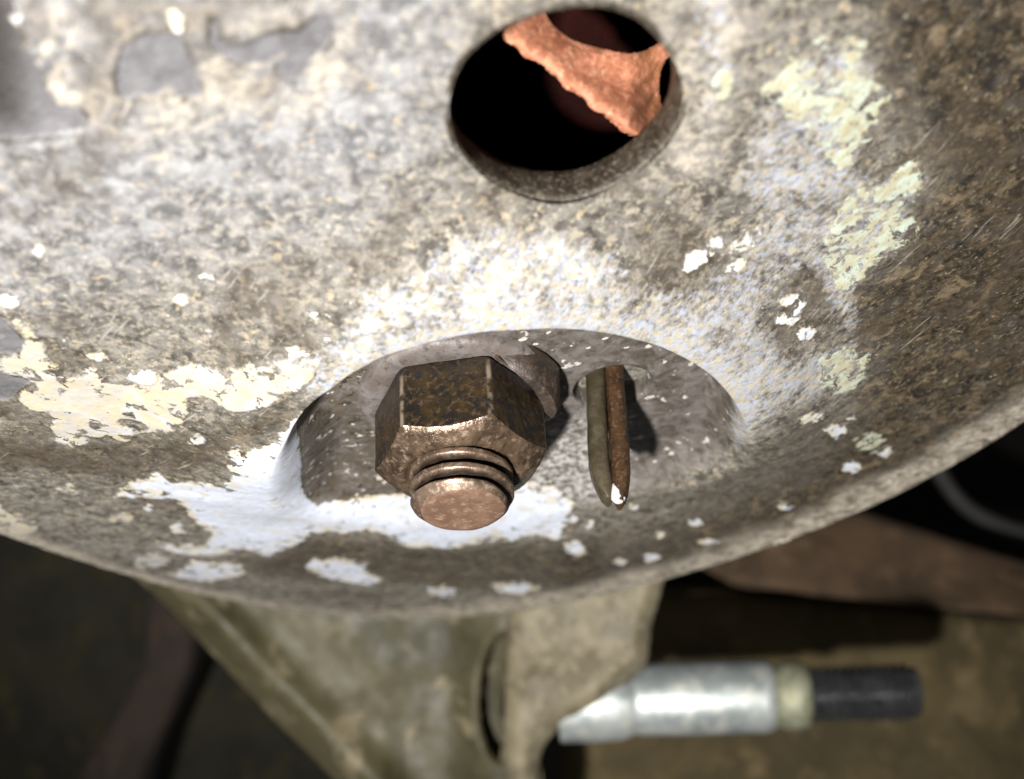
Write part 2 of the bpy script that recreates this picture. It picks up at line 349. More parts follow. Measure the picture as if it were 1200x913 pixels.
MAT_DARK = mat_rust('dark_brown_grime', (0.105, 0.062, 0.032), (0.050, 0.030, 0.014), (0.15, 0.092, 0.050), 0.0, (0.8, 0.95), 0.06, 1.0)
MAT_OLIVE = mat_rust('olive_brown_grime', (0.110, 0.080, 0.030), (0.055, 0.040, 0.014), (0.17, 0.122, 0.058), 0.0, (0.8, 0.95), 0.06, 1.0)
MAT_STRUT = mat_rust('brown_black_grime', (0.026, 0.015, 0.009), (0.014, 0.009, 0.005), (0.038, 0.023, 0.013), 0.0, (0.8, 0.95), 0.06, 1.0)
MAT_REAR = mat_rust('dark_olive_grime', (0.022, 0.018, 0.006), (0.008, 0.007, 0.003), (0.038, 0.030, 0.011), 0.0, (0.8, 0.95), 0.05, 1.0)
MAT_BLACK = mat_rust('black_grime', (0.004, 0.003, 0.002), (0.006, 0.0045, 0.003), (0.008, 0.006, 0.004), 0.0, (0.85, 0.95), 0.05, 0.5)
MAT_HOSE = mat_rust('grey_rubber', (0.030, 0.028, 0.026), (0.042, 0.040, 0.038), (0.022, 0.02, 0.019), 0.0, (0.5, 0.7), 0.2, 0.3)
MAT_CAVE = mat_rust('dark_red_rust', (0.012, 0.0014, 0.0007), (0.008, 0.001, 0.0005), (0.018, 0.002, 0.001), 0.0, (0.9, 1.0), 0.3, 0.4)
MAT_CAVE.node_tree.nodes['Principled BSDF'].inputs['Specular IOR Level'].default_value = 0.1
MAT_BLACK.node_tree.nodes['Principled BSDF'].inputs['Specular IOR Level'].default_value = 0.2

# ------------------------------------------------------------------ THE DISH
DO = np.array([-211.627, 42.667, 117.123])
D1 = np.array([0.89310301, -0.37284487, -0.25170164]); D2 = np.array([0, 0.55952073, -0.82881636]); DN = np.array([-0.44985222, -0.74021838, -0.49970965])
DK = 0.00401874; RHO = 3.0; RC = 225.0   # cup inside RC, straight flank out to the rim
# seat of the nut and the pin
SEAT_O = np.array([-6.0, 150.0, -0.4])
SM = norm([0.075, -0.575, -0.82]); SA = norm(np.array([1, 0, 0]) - SM * SM[0]); SB = np.cross(SM, SA); SB = SB if SB[1] > 0 else -SB
POCKET = smooth_loop([(-18.5, -6.5), (-23, 8), (-23, 27), (-7, 41), (14, 38), (30, 27), (36, 17), (33, 3), (26, -10), (16, -18.5), (5, -22), (-6, -20.5), (-14, -14)], 104)

def dish_w(r): return np.where(r < RC, -DK / 2 * r * r, -DK / 2 * RC * RC - DK * RC * (r - RC))
def dish_uv(uv): return DO + uv[..., :1] * D1 + uv[..., 1:] * D2 + dish_w(np.hypot(uv[..., 0], uv[..., 1]))[..., None] * DN
def dish_normal(P):
    q = P - DO; u = q @ D1; v = q @ D2
    k = DK * np.minimum(1, RC / np.maximum(np.hypot(u, v), 1e-6))
    n = DN + (k * u)[..., None] * D1 + (k * v)[..., None] * D2
    return n / np.linalg.norm(n, axis=-1, keepdims=True)
def dish_hit(X, Y):
    d = at(X, Y, 1.0); a1, a2, an = d @ D1, d @ D2, d @ DN; o1, o2, on = DO @ D1, DO @ D2, DO @ DN
    A = DK / 2 * (a1 * a1 + a2 * a2); B = an - DK * (a1 * o1 + a2 * o2); C = -on + DK / 2 * (o1 * o1 + o2 * o2)
    D = max(B * B - 4 * A * C, 0); rs = [(-B - math.sqrt(D)) / (2 * A), (-B + math.sqrt(D)) / (2 * A)]
    return d * min(t for t in rs if t > 0)

def dish_march(X, Y):              # first hit with the cup and its straight flank
    d = at(X, Y, 1.0); t = np.arange(70.0, 420.0, 0.05); q = d * t[:, None] - DO
    g = q @ DN - dish_w(np.hypot(q @ D1, q @ D2)); k = np.where((g[:-1] > 0) & (g[1:] <= 0))[0]
    return d * t[k[0]] if len(k) else None
RIM = [(-260, 530), (-160, 568), (-60, 604), (0, 625), (65, 647), (130, 668), (190, 686), (250, 702), (350, 721), (450, 727), (550, 722), (630, 712), (700, 700), (780, 683), (860, 657), (930, 633), (1000, 605), (1100, 560), (1200, 495), (1330, 395), (1430, 300)]
def uv_of(X, Y):
    q = dish_march(X, Y) - DO; return (q @ D1, q @ D2)
rim_uv = np.array([uv_of(X, Y) for X, Y in RIM]); top_uv = np.array([uv_of(X, -130) for X, Y in RIM])
NT = 1080; xs = np.array([X for X, Y in RIM], float); xn = (xs - 585) / 845; xd = np.linspace(-1, 1, NT)
fit = lambda c, d: np.polyval(np.polyfit(xn, c, d), xd)
rim_d = np.stack([fit(rim_uv[:, 0], 7), fit(rim_uv[:, 1], 7)], 1); top_d = np.stack([fit(top_uv[:, 0], 4), fit(top_uv[:, 1], 4)], 1)
inw = top_d - rim_d; span = np.linalg.norm(inw, axis=1); inw /= span[:, None]
rim_d = rim_d + inw * RHO * 0.45
u_list = np.concatenate([np.linspace(0, 0.955, 680), np.linspace(0.957, 1, 30)]); n_face = len(u_list)
rows = [dish_uv(top_d + (rim_d - top_d) * u) for u in u_list]
Pr = rows[-1]; Nr = dish_normal(Pr); Cr = np.gradient(Pr, axis=0); Tr = np.cross(Nr, Cr); Tr /= np.linalg.norm(Tr, axis=1, keepdims=True)
Tr *= np.sign((Tr * (Pr - rows[-2])).sum(1, keepdims=True))
for ph in np.linspace(0.03, 1, 18) * PI: rows.append(Pr + RHO * math.sin(ph) * Tr - RHO * (1 - math.cos(ph)) * Nr)
for e in np.linspace(3, 105, 40):
    q = dish_uv(rim_d + inw * np.minimum(e, span - 1)[:, None]); rows.append(q - dish_normal(q) * 2 * RHO)
NR = len(rows); P = np.concatenate(rows)
rim_dist = np.concatenate([span * (1 - u) for u in u_list] + [np.zeros(NT)] * 58)
is_face = np.arange(NR) < n_face
front = np.repeat(np.arange(NR) < n_face + 12, NT)
Nn = dish_normal(P); P0 = P.copy()
# gentle dents of the pressing
P = P + Nn * (fbm(P0, 0.035, 3) * 0.9 * sstep(0, 14, rim_dist) + fbm(P0, 0.3, 4, 0.55, 3.0) * 0.17 * front)[:, None]
# pocket pressed into the dish for the nut
q = P - SEAT_O; pa, pb, pd = q @ SA, q @ SB, q @ SM
near_all = front & (np.abs(pa - 6) < 60) & (pb > -45) & (pb < 60)
sdp = np.full(len(P), -60.0); sdp[near_all] = poly_sd(np.stack([pa, pb], 1)[near_all], POCKET)
# the dish bulges into a brow over the near side of the pocket
nearside = sstep(38, 0, pb)
brow = np.where(front, 4.6 * nearside * np.where(sdp < 0, np.exp(-(sdp / 11.0) ** 2), 1.0), 0)
brow *= np.where(front & (np.abs(pa) < 90) & (pb > -80), 1, 0)
fl = 3.0 * sstep(38, 14, pb)
target = np.where(pd > fl, pd, fl); target = 0.5 * (pd + fl + np.sqrt((pd - fl) ** 2 + 0.8)); target = np.where(front, np.maximum(target, 0), 0)
width = 1.6 + 3.2 * sstep(0, 16, pb) * sstep(-10, 16, pa) + 2.6 * sstep(-4, 10, pb)
width = width + 5.0 * sstep(-6, -15, pa) * sstep(-10, 4, pb)
mu = sstep(0.0, 1.0, (sdp + 0.5) / width) * front
depth = target
mv = -brow * (1 - mu) + depth * mu
P = P - SM * mv[:, None]
f_pocket = sstep(0.15, 0.8, mu) * sstep(0.12, 0.9, depth)
# pin hole drilled in the seat
d = at(723, 452, 1.0); fo = SEAT_O - SM * 2.4; PIN_O = d * ((fo @ SM) / (d @ SM)) - SA * 1.0
qh = P - PIN_O; hr = np.hypot(qh @ SA - 0.5, (qh @ SB)); inh = front & (hr < 9) & (np.abs(qh @ SM) < 6)
P = P - SM * (np.where(inh, sstep(4.9, 4.4, hr) * 16.0, 0))[:, None]

px = project(P)
# ---- paint and bare patches as signed distances (mm) on the surface
def field(polys, rough_amp=0.6, rough_sc=0.30, off=0.0, lim=40.0):
    sd = np.full(len(P), -lim)
    for poly in polys:
        a = np.asarray(poly, float); lo = a.min(0) - lim; hi = a.max(0) + lim
        k = np.where(front & (px[:, 0] > lo[0]) & (px[:, 0] < hi[0]) & (px[:, 1] > lo[1]) & (px[:, 1] < hi[1]))[0]
        if len(k): sd[k] = np.maximum(sd[k], poly_sd(px[k], a))
    nz = fbm(P0, rough_sc, 5, 0.6, off) * rough_amp * 2
    return sd / 10.0 * np.clip(P[:, 1] / 150, .6, 1.6) + nz
def soft(poly, feather):
    a = np.asarray(poly, float)
    return np.where(front, sstep(-feather, feather, poly_sd(px, a)), 0)
WHITE = [[(262, 527), (277, 522), (290, 530), (313, 520), (347, 493), (354, 478), (367, 517), (368, 563), (377, 573), (400, 575), (450, 570), (520, 568), (600, 560), (617, 563), (653, 573), (670, 590), (667, 610), (653, 632), (627, 627), (600, 635), (567, 633), (533, 642), (477, 640), (463, 630), (433, 623), (367, 623), (347, 637), (313, 652), (287, 643), (243, 652), (207, 648), (178, 637), (200, 637), (243, 640), (250, 623), (233, 617), (217, 593), (197, 583), (133, 583), (157, 562), (187, 555), (200, 562), (260, 565), (273, 560), (267, 547), (272, 538)],
         [(200, 672), (227, 658), (277, 660), (288, 672), (257, 680), (210, 678)],
         [(357, 663), (367, 654), (390, 657), (403, 652), (430, 660), (427, 670), (450, 680), (433, 687), (400, 680), (363, 670)],
         [(577, 687), (613, 682), (633, 688), (613, 695), (587, 695)], [(500, 688), (533, 687), (537, 700), (503, 698)],
         [(660, 635), (677, 632), (690, 647), (673, 652), (660, 643)]]
for e in [(741, 595, 7, 5), (763, 653, 11, 5), (728, 658, 9, 5), (773, 627, 5, 4), (692, 613, 5, 4), (673, 607, 7, 6), (830, 634, 12, 4), (815, 612, 7, 4), (920, 635, 16, 4),
          (209, 621, 10, 6), (176, 594, 6, 4), (10, 350, 9, 8), (168, 440, 17, 8), (103, 434, 10, 4), (240, 325, 8, 4), (247, 387, 6, 4), (209, 350, 9, 6), (370, 369, 6, 4), (345, 412, 14, 6), (385, 400, 10, 7), (48, 296, 6, 10), (75, 402, 5, 3), (114, 416, 9, 4),
          (436, 382, 14, 7), (206, 22, 7, 6), (211, 34, 5, 6), (20, 24, 7, 6),
          (873, 287, 26, 9), (817, 307, 17, 9), (838, 283, 9, 5), (863, 310, 12, 5), (928, 355, 15, 8), (923, 373, 14, 5), (943, 390, 14, 8), (952, 490, 16, 5), (997, 490, 10, 4), (980, 503, 12, 7), (1037, 528, 10, 4), (997, 547, 9, 5), (920, 593, 9, 4)]:
    WHITE.append(ell(*e, rot=-0.5 if e[0] in (873, 817, 863) else 0, seed=3))
CREAM = [[(-80, 330), (0, 352), (15, 370), (40, 384), (48, 405), (60, 424), (90, 437), (130, 444), (180, 438), (220, 431), (260, 431), (300, 426), (340, 416), (372, 424), (367, 440), (347, 462), (330, 463), (297, 480), (273, 483), (255, 473), (247, 462), (220, 467), (217, 490), (200, 505), (173, 505), (147, 515), (117, 512), (90, 523), (65, 517), (65, 497), (58, 483), (37, 478), (17, 467), (40, 448), (17, 440), (-20, 430), (-80, 425), (0, 421), (24, 416), (32, 402), (13, 380), (-2, 364)],
         [(-60, 565), (0, 592), (10, 602), (36, 611), (46, 620), (20, 626), (0, 612), (-60, 590)], ell(83, 572, 13, 6), ell(230, 517, 9, 5), ell(140, 605, 14, 5), ell(178, 657, 18, 8)]
CREAM_CUT = [ell(157, 498, 17, 6, 0.25)]
GREY = [[(143, 50), (173, 36), (213, 43), (217, 60), (230, 77), (230, 90), (237, 110), (213, 117), (187, 112), (143, 117), (137, 90)],
        [(250, 27), (255, 44), (270, 55), (293, 53), (313, 40), (350, 38), (367, 27), (387, 20), (392, 33), (377, 57), (360, 80), (347, 97), (333, 93), (320, 77), (293, 77), (263, 70), (245, 50)],
        [(-200, -160), (30, -160), (15, 5), (18, 27), (30, 60), (42, 70), (50, 100), (67, 125), (93, 128), (102, 140), (97, 153), (60, 160), (33, 160), (0, 163), (-200, 170)],
        [(0, 372), (14, 386), (30, 405), (20, 415), (-60, 420), (-60, 360)], [(0, 432), (15, 442), (34, 449), (14, 466), (-60, 480), (-60, 430)]]
GREEN = [[(900, 103), (927, 67), (947, 70), (952, 43), (967, 43), (967, 77), (983, 90), (987, 57), (1000, 37), (1013, 53), (1007, 83), (1030, 97), (1043, 117), (1030, 147), (1007, 173), (987, 197), (967, 187), (960, 157), (940, 147), (913, 133)],
         [(1090, 193), (1080, 217), (1063, 233), (1050, 253), (1070, 257), (1077, 273), (1053, 293), (1030, 304), (1013, 320), (987, 343), (980, 330), (970, 310), (967, 283), (977, 257), (1000, 227), (1033, 213), (1053, 200)],
         [(957, 417), (987, 410), (1020, 417), (1017, 433), (1010, 450), (987, 460), (960, 447)], ell(1020, 520, 20, 9), ell(845, 100, 10, 22)]
SCRAPE = [(420, 330), (520, 268), (600, 240), (700, 275), (800, 265), (860, 190), (860, 120), (910, 90), (1000, 180), (970, 280), (940, 340), (1000, 420), (980, 470), (920, 510), (860, 540), (800, 500), (720, 450), (580, 440), (450, 450), (380, 470), (300, 440), (250, 435), (380, 390)]
SCRAPE2 = [(800, -40), (870, -40), (880, 60), (860, 170), (790, 190), (805, 100)]
LIGHT = [(-200, -200), (520, -200), (540, 60), (500, 200), (380, 280), (200, 330), (-200, 400)]
BROWN = [(1000, -200), (1500, -200), (1500, 900), (620, 900), (690, 640), (820, 590), (920, 545), (1000, 480), (1010, 420), (960, 350), (1050, 290), (1090, 190), (1030, 60)]
BROWN2 = [(250, 500), (345, 465), (345, 490), (300, 520), (255, 530), (230, 560), (100, 560), (-80, 530), (-80, 495), (60, 520), (120, 515), (200, 505)]
BROWN3 = [(350, 625), (480, 640), (660, 636), (700, 640), (700, 690), (560, 690), (380, 680), (280, 665), (330, 650)]
me = None
sd_white = field(WHITE, 0.45, 0.55, 1.0); sd_cream = field(CREAM, 0.45, 0.5, 2.0)
cut = field(CREAM_CUT, 0.1, 0.5, 3.0); sd_cream = np.minimum(sd_cream, -cut)
sd_grey = field(GREY, 0.28, 0.35, 4.0); sd_green = field(GREEN, 0.7, 0.6, 5.0)
on_lip = np.where(f_pocket > 0.3, -4.0, 0.0)
sd_white += on_lip * sstep(-4, -10, pa) * sstep(32, 16, pb); sd_cream += on_lip; sd_green += on_lip
f_scrape = np.maximum(np.maximum(soft(SCRAPE, 42), soft(SCRAPE2, 30) * 0.85), soft([(890, 80), (1000, 30), (1050, 110), (1010, 190), (1095, 190), (1080, 280), (1010, 345), (1025, 450), (960, 470), (940, 340), (900, 200)], 30) * 0.95) * (1 - f_pocket)
f_dark = soft([(-300, -300), (60, -300), (20, 0), (30, 60), (30, 150), (-300, 170)], 35)  # beam falloff at the corner, painted as a darker grey sheet colour
f_tan = soft([(20, 20), (80, 10), (240, 10), (400, 30), (420, 120), (330, 130), (120, 160), (60, 130), (30, 70)], 35) + soft([(780, -30), (880, -30), (880, 60), (840, 190), (790, 230), (740, 240), (800, 150)], 25)
f_dirt_shade = np.clip(sstep(-4, -10, pa) * 1.0 + 0.35, 0, 1)  # mottled pocket dirt; the unlit left wall's shade is in its colour too
f_chalk = sstep(4, 20, pb) * sstep(2, 10, pa) * sstep(26, 16, pa) * 0.9
f_scrape = f_scrape * (1 - 0.55 * soft([(735, 240), (850, 215), (885, 245), (850, 300), (800, 335), (735, 325)], 25)) * (1 - 0.5 * soft([(880, 370), (960, 330), (985, 390), (930, 430)], 22))
f_scrape = np.maximum(f_scrape, np.where(front & (sdp < 3) & (sdp > -30), 1.3 * np.exp(-(np.minimum(sdp, 0) / 7.0) ** 2) * sstep(12, -2, pb) * sstep(-24, -10, pa), 0) * (1 - f_pocket))
f_light = soft(LIGHT, 90); f_brown = np.clip(soft(BROWN, 50) + soft(BROWN2, 22) * .75 + soft(BROWN3, 12) * 0.8, 0, 1) * (1 - f_pocket)
f_rim = np.where(front, sstep(11.0, 3.0, rim_dist + fbm(P0, 0.15, 3) * 3.0), 0)
# paint has thickness
layer = 0.17 * (np.clip(sstep(-0.12, 0.12, sd_cream), 0, 1) + np.clip(sstep(-0.12, 0.12, sd_white), 0, 1) * 0.8 + sstep(-.1, .1, sd_green) * 0.5 - sstep(-0.12, 0.12, sd_grey) * 1.0)
P = P + Nn * (layer * front)[:, None]

# the round hole: outline on the surface
HOLE = np.array([(663 + 138 * math.cos(a) * math.cos(-.26) - 110 * math.sin(a) * math.sin(-.26) + 2 * math.sin(3 * a), 120 + 138 * math.cos(a) * math.sin(-.26) + 110 * math.sin(a) * math.cos(-.26) + 2 * math.cos(4 * a)) for a in np.linspace(0, 2 * PI, 48, endpoint=False)])
hole_pts = np.array([dish_march(X, Y) for X, Y in HOLE]); hc = hole_pts.mean(0); hn = dish_normal(hc)
he1 = norm(np.cross(hn, [0, 0, 1.0])); he2 = np.cross(hn, he1)
h2 = np.stack([(hole_pts - hc) @ he1, (hole_pts - hc) @ he2], 1)
qq = P - hc; p2 = np.stack([qq @ he1, qq @ he2], 1); nearh = (np.abs(p2) < 26).all(1) & (np.abs(qq @ hn) < 24)
sdh = np.full(len(P), -50.0); sdh[nearh & front] = poly_sd(p2[nearh & front], h2)
back_in = nearh & ~front & (np.hypot(p2[:, 0], p2[:, 1]) < 23.5)
Fq = grid_faces(NR, NT)
kill = (sdh[Fq].mean(1) > 0) | back_in[Fq].any(1)
keep = Fq[~kill]; gone = Fq[kill & front[Fq].all(1)]
edgev = np.intersect1d(np.unique(keep), np.unique(gone))
edgev = edgev[np.abs(sdh[edgev]) < 2]
dense = smooth_loop(h2, 1600)
for v in edgev:                   # snap the cut edge to the outline
    d = dense - p2[v]; k = np.argmin((d * d).sum(1)); P[v] += he1 * d[k, 0] + he2 * d[k, 1]
# a slightly rounded, dark edge ring round the hole is a part of its own below
used = np.unique(keep); remap = np.full(len(P), -1); remap[used] = np.arange(len(used))
me = mesh_np('shell', P[used], remap[keep][:, ::-1])
for nm, v in [('sd_white', sd_white), ('sd_cream', sd_cream), ('sd_grey', sd_grey), ('sd_green', sd_green), ('f_scrape', f_scrape), ('f_brown', f_brown), ('f_light', f_light), ('f_pocket', f_pocket), ('f_dark', f_dark), ('f_tan', f_tan), ('f_dirt_shade', f_dirt_shade), ('f_chalk', f_chalk), ('f_rim', f_rim)]:
    attr(me, nm, v[used])
attr3(me, 'pol', np.stack([np.hypot((P0 - DO) @ D1, (P0 - DO) @ D2), np.arctan2((P0 - DO) @ D2, (P0 - DO) @ D1) * 270, np.zeros(len(P0))], 1)[used])
dish = thing('steel_dish', (0, 0, 0), 'corroded grey steel dish with flaking pale paint, a round hole and a bolt pocket', 'steel dish')
link('shell', me, dish, MAT_DISH)
# wall of the hole
surf = []
for a, b in smooth_loop(h2, 320):
    p = hc + he1 * a + he2 * b; w = p - DO; u, v = w @ D1, w @ D2
    t = 0.0
    for _ in range(4):
        w = p + hn * t - DO; u, v = w @ D1, w @ D2; t += (float(dish_w(np.hypot(u, v))) - w @ DN) / (hn @ dish_normal(p))
    surf.append((p + hn * t, a, b))
S = np.array([s[0] for s in surf]); ab = np.array([[s[1], s[2]] for s in surf]); outw = ab / np.linalg.norm(ab, axis=1, keepdims=True)
O3 = outw[:, :1] * he1 + outw[:, 1:] * he2
rings = []
for dr, dh in [(0.8, -0.25), (0.25, 0.10), (-0.02, 0.02), (-0.22, -0.35), (-0.22, -1.3), (-0.20, -2.4), (-0.15, -3.4), (0.3, -3.9), (2.5, -4.0)]:
    jit = fbm(S + dh, 0.9, 3)[:, None] * 0.10
    rings.append(S + O3 * (dr + jit) + hn * (dh + jit * 0.6))
V = np.concatenate(rings); me = mesh_np('hole_wall', V, grid_faces(len(rings), len(S), True)); link('hole_wall', me, dish, MAT_EDGE)

# ------------------------------------------------------------------ NUT, BOLT, WASHER
NAX = norm([0.062, -0.56, -0.825]); NQ = norm(np.array([0, -0.85, 0.527]) - NAX * (np.array([0, -0.85, 0.527]) @ NAX)); NX = np.cross(NQ, NAX); NX = NX if NX[0] > 0 else -NX
NUT_O = SEAT_O.copy() - SA * 0.4 + SB * 0.6
# washer
tw = thing('washer', NUT_O, 'flat grey steel washer between the hex nut and the pocket floor', 'washer')
prof = [(5.9, 0.1), (5.9, 0.9), (10.9, 0.95), (11.5, 0.7), (11.75, 0.2), (11.7, -0.9)]
def wj(k, th, rr, hh): return rr * (1 + (0.012 * np.sin(3 * th + 1) + 0.006 * np.sin(11 * th)) * (k > 1)), hh
V, Fq = lathe(prof, (0, 0, 0), SM, SA, 96, wj); me = mesh_np('ring', V, Fq); roughen(me, 0.10, 0.5); link('ring', me, tw, MAT_WASHER)
# the washer's lock tab, bent up against the nut on its shaded side
V = []; tabn = 30
for i in range(tabn + 1):
    a_ = math.radians(-66 + 100 * i / tabn); e_ = math.sin(PI * min(max(i / tabn, 0.02), 0.98)) ** 0.6
    hgt = 3.8 * e_; ri, ro = 9.6, 9.6 + 2.7 * e_
    for r_, h_ in [(ri, -0.4), (ri, hgt * 0.8), (ri + 0.4, hgt), (ro - 0.9, hgt * 0.96), (ro - 0.2, hgt * 0.6), (ro, -0.6)]:
        V.append(SA * r_ * math.cos(a_) + SB * r_ * math.sin(a_) + SM * h_)
Fq = grid_faces(tabn + 1, 6).tolist() + [[0, 1, 2, 3, 4, 5], [tabn * 6 + j for j in (5, 4, 3, 2, 1, 0)]]
me = mesh_sharp('lock_tab', V, Fq, 50); roughen(me, 0.35, 0.35); link('lock_tab', me, tw, MAT_TAB)
# nut
tn = thing('hex_nut', NUT_O + NAX * 1.05, 'brown oily hex nut with a bright worn chamfer in the pocket', 'nut')
AP, H, RCH = 8.7, 9.8, 6.9
tanb = math.tan(math.radians(33))
n = 240
th = np.linspace(0, 2 * PI, n, endpoint=False); t6 = (th - math.radians(8) + PI / 6) % (PI / 3) - PI / 6
hexr = AP / np.cos(PI / 6 - np.abs(t6)); hexr = -np.log(np.exp(-hexr / 0.06) + math.exp(-(AP / math.cos(PI / 6) - 0.12) / 0.06)) * 0.06
ztop = H - (hexr - RCH) * tanb
zbot = np.maximum(0, (hexr - 9.6) * math.tan(math.radians(15)))
def ring(r, z): return np.outer(r * np.cos(th), NX) + np.outer(r * np.sin(th), NQ) + np.outer(z * np.ones(n), NAX)
o = np.ones(n)
body = [ring(6.0 * o, 0 * o), ring(hexr - 0.12, zbot), ring(hexr, zbot + 0.12)] + [ring(hexr, zbot + 0.2 + (ztop - 0.15 - zbot - 0.2) * k) for k in (0.25, .5, .75, 1.0)]
V = np.concatenate(body); me = mesh_np('hex_body', V, grid_faces(len(body), n, True)); attr(me, 'f_edge', np.concatenate([sstep(AP / math.cos(PI / 6) - 0.22, AP / math.cos(PI / 6) - 0.13, hexr)] * len(body))); roughen(me, 0.13, 0.4); link('hex_body', me, tn, MAT_NUT)
cham = [ring(hexr, ztop - 0.15), ring(hexr - 0.12, ztop + 0.06)] + [ring((hexr - 0.12) * (1 - k) + RCH * k, (ztop + 0.06) * (1 - k) + (H - 0.02) * k) for k in (.35, .7, .95)] + [ring((RCH - 0.15) * o, (H) * o), ring(6.25 * o, (H - 0.1) * o), ring(5.6 * o, (H - 0.9) * o), ring(5.0 * o, (H - 1.3) * o)]
V = np.concatenate(cham); me = mesh_np('chamfer', V, grid_faces(len(cham), n, True)); roughen(me, 0.16, 0.45, 4.0); link('chamfer', me, tn, MAT_CHAMFER)
# bolt
TIP = 15.4
tb = thing('bolt', NUT_O + NAX * (-4), 'worn threaded bolt end poking out of the hex nut', 'bolt')
pitch = 1.95; rmaj = 5.85; rmin = 4.55; nz = 14; z0b = 8.0; z1b = TIP + 4 - 0.9
nn_ = 96; turns = (z1b - z0b) / pitch; rows = int(turns * nz)
V = []
th = np.linspace(0, 2 * PI, nn_, endpoint=False); GR = []
for k in range(rows + 1):
    z = z0b + (z1b - z0b) * k / rows
    ph = ((z / pitch + th / (2 * PI) + 0.12) % 1.0); tri = np.abs(ph * 2 - 1)
    prof_ = np.clip((tri - 0.16) / 0.5, 0, 1); r = rmin + (rmaj - rmin) * prof_
    fade = 1.0 - 0.0 * th
    r = np.minimum(r, rmaj - max(0, z - (z1b - 0.5)) * 0.5)
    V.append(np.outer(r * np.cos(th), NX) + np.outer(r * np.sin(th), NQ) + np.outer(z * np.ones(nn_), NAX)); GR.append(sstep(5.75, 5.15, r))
rowsV = len(V)
for rr, zz in [(5.2, z1b + 0.35), (4.7, z1b + 0.80)]:
    V.append(np.outer(rr * np.cos(th), NX) + np.outer(rr * np.sin(th), NQ) + np.outer(zz * np.ones(nn_), NAX))
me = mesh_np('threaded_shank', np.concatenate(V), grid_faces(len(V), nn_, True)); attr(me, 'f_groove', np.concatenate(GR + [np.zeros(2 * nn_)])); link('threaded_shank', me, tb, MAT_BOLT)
V = []
for rr, zz in [(4.7, z1b + 0.80), (4.55, z1b + 0.92), (4.0, z1b + 0.95), (2.6, z1b + 0.86), (1.2, z1b + 0.88), (0.02, z1b + 0.88)]:
    V.append(np.outer(rr * np.cos(th), NX) + np.outer(rr * np.sin(th), NQ) + np.outer(zz * np.ones(nn_), NAX))
me = mesh_np('end_face', np.concatenate(V), grid_faces(len(V), nn_, True)); roughen(me, 0.14, 0.35); link('end_face', me, tb, MAT_END)

# ------------------------------------------------------------------ SPLIT PIN
tp = thing('split_pin', PIN_O, 'rusty two-legged split pin with a white tip sticking out of the drilled hole', 'split pin')
PAX = norm(SM + SA * (-0.075)); d = at(716, 592, 1.0)
PL = min(np.linspace(8, 24, 400), key=lambda t: abs(project(PIN_O + PAX * t)[1] - 592))
PX = norm(SA - PAX * (SA @ PAX)); PY = np.cross(PAX, PX); PY = PY if PY[1] > 0 else -PY
def leg(name, x0, x1, y0, y1, L, tipx, mat, bow):
    rows = 34; ns = 24; V = []
    for k in range(rows + 1):
        s = k / rows; z = -6 + (L + 6) * s
        tz = max(0, (z - (L - 5.0)) / 5.0); sc = math.sqrt(max(0.0, 1 - 0.92 * tz ** 2.6)); sc = max(sc, 0.25)
        cx = (x0 + x1) / 2 + (tipx - (x0 + x1) / 2) * tz ** 1.3 + bow * math.sin(PI * min(1, max(0, z / L))) ; cy = (y0 + y1) / 2
        hx, hy = (x1 - x0) / 2 * sc, (y1 - y0) / 2 * (0.6 + 0.4 * sc)
        for j in range(ns):
            a = 2 * PI * j / ns; c, si = math.cos(a), math.sin(a); e = 0.75
            V.append(PX * (cx + hx * math.copysign(abs(c) ** e, c)) + PY * (cy + hy * math.copysign(abs(si) ** e, si)) + PAX * z)
    Fq = grid_faces(rows + 1, ns, True).tolist(); Fq.append([(rows) * ns + j for j in range(ns)])
    me = mesh_sharp(name, V, Fq, 50); roughen(me, 0.10, 0.5, x0); return link(name, me, tp, mat)
l1 = leg('leg', -2.75, -0.32, -1.7, 1.7, PL - 0.4, -0.75, MAT_PIN_G, -0.1)
l2 = leg('leg', -0.47, 1.85, -1.9, 1.7, PL, 0.55, MAT_PIN_R, 0.15)
V, Fq = lathe([(0.02, 0.72), (0.45, 0.6), (0.78, 0.2), (0.88, -0.5), (0.75, -1.6), (0.3, -2.3)], PX * 0.35 + PY * (-0.75) + PAX * (PL - 0.5), PAX, PX, 20)
me = mesh_np('painted_tip', V, Fq); roughen(me, 0.12, 0.8); link('painted_tip', me, l2, MAT_TIP)

# ------------------------------------------------------------------ RUSTY CASTING INSIDE THE HOLE
def sheet(name, poly, depth_fn, step_px, cutouts=()):
    poly = np.asarray(poly, float); lo, hi = poly.min(0), poly.max(0)
    xs = np.arange(lo[0], hi[0] + step_px, step_px); ys = np.arange(lo[1], hi[1] + step_px, step_px)
    gx, gy = np.meshgrid(xs, ys, indexing='ij'); q = np.stack([gx.ravel(), gy.ravel()], 1)
    sd = poly_sd(q, poly)
    for c in cutouts: sd = np.minimum(sd, -poly_sd(q, np.asarray(c, float)))
    y = depth_fn(q[:, 0], q[:, 1], sd)
    V = np.stack([(q[:, 0] - 600) / F * y, y, (456.5 - q[:, 1]) / F * y], 1)
    Fq = grid_faces(len(xs), len(ys)); Fq = Fq[(sd[Fq] > -step_px * 0.4).all(1)]
    used = np.unique(Fq); rm = np.full(len(V), -1); rm[used] = np.arange(len(used))
    return mesh_np(name, V[used], rm[Fq][:, ::-1])
band = smooth_loop([(560, -30), (590, 40), (612, 58), (650, 86), (700, 126), (735, 150), (760, 158), (800, 150), (850, 140), (870, 40), (810, 20), (780, 44), (745, 62), (700, 55), (665, 42), (640, 16), (625, -30)], 170)
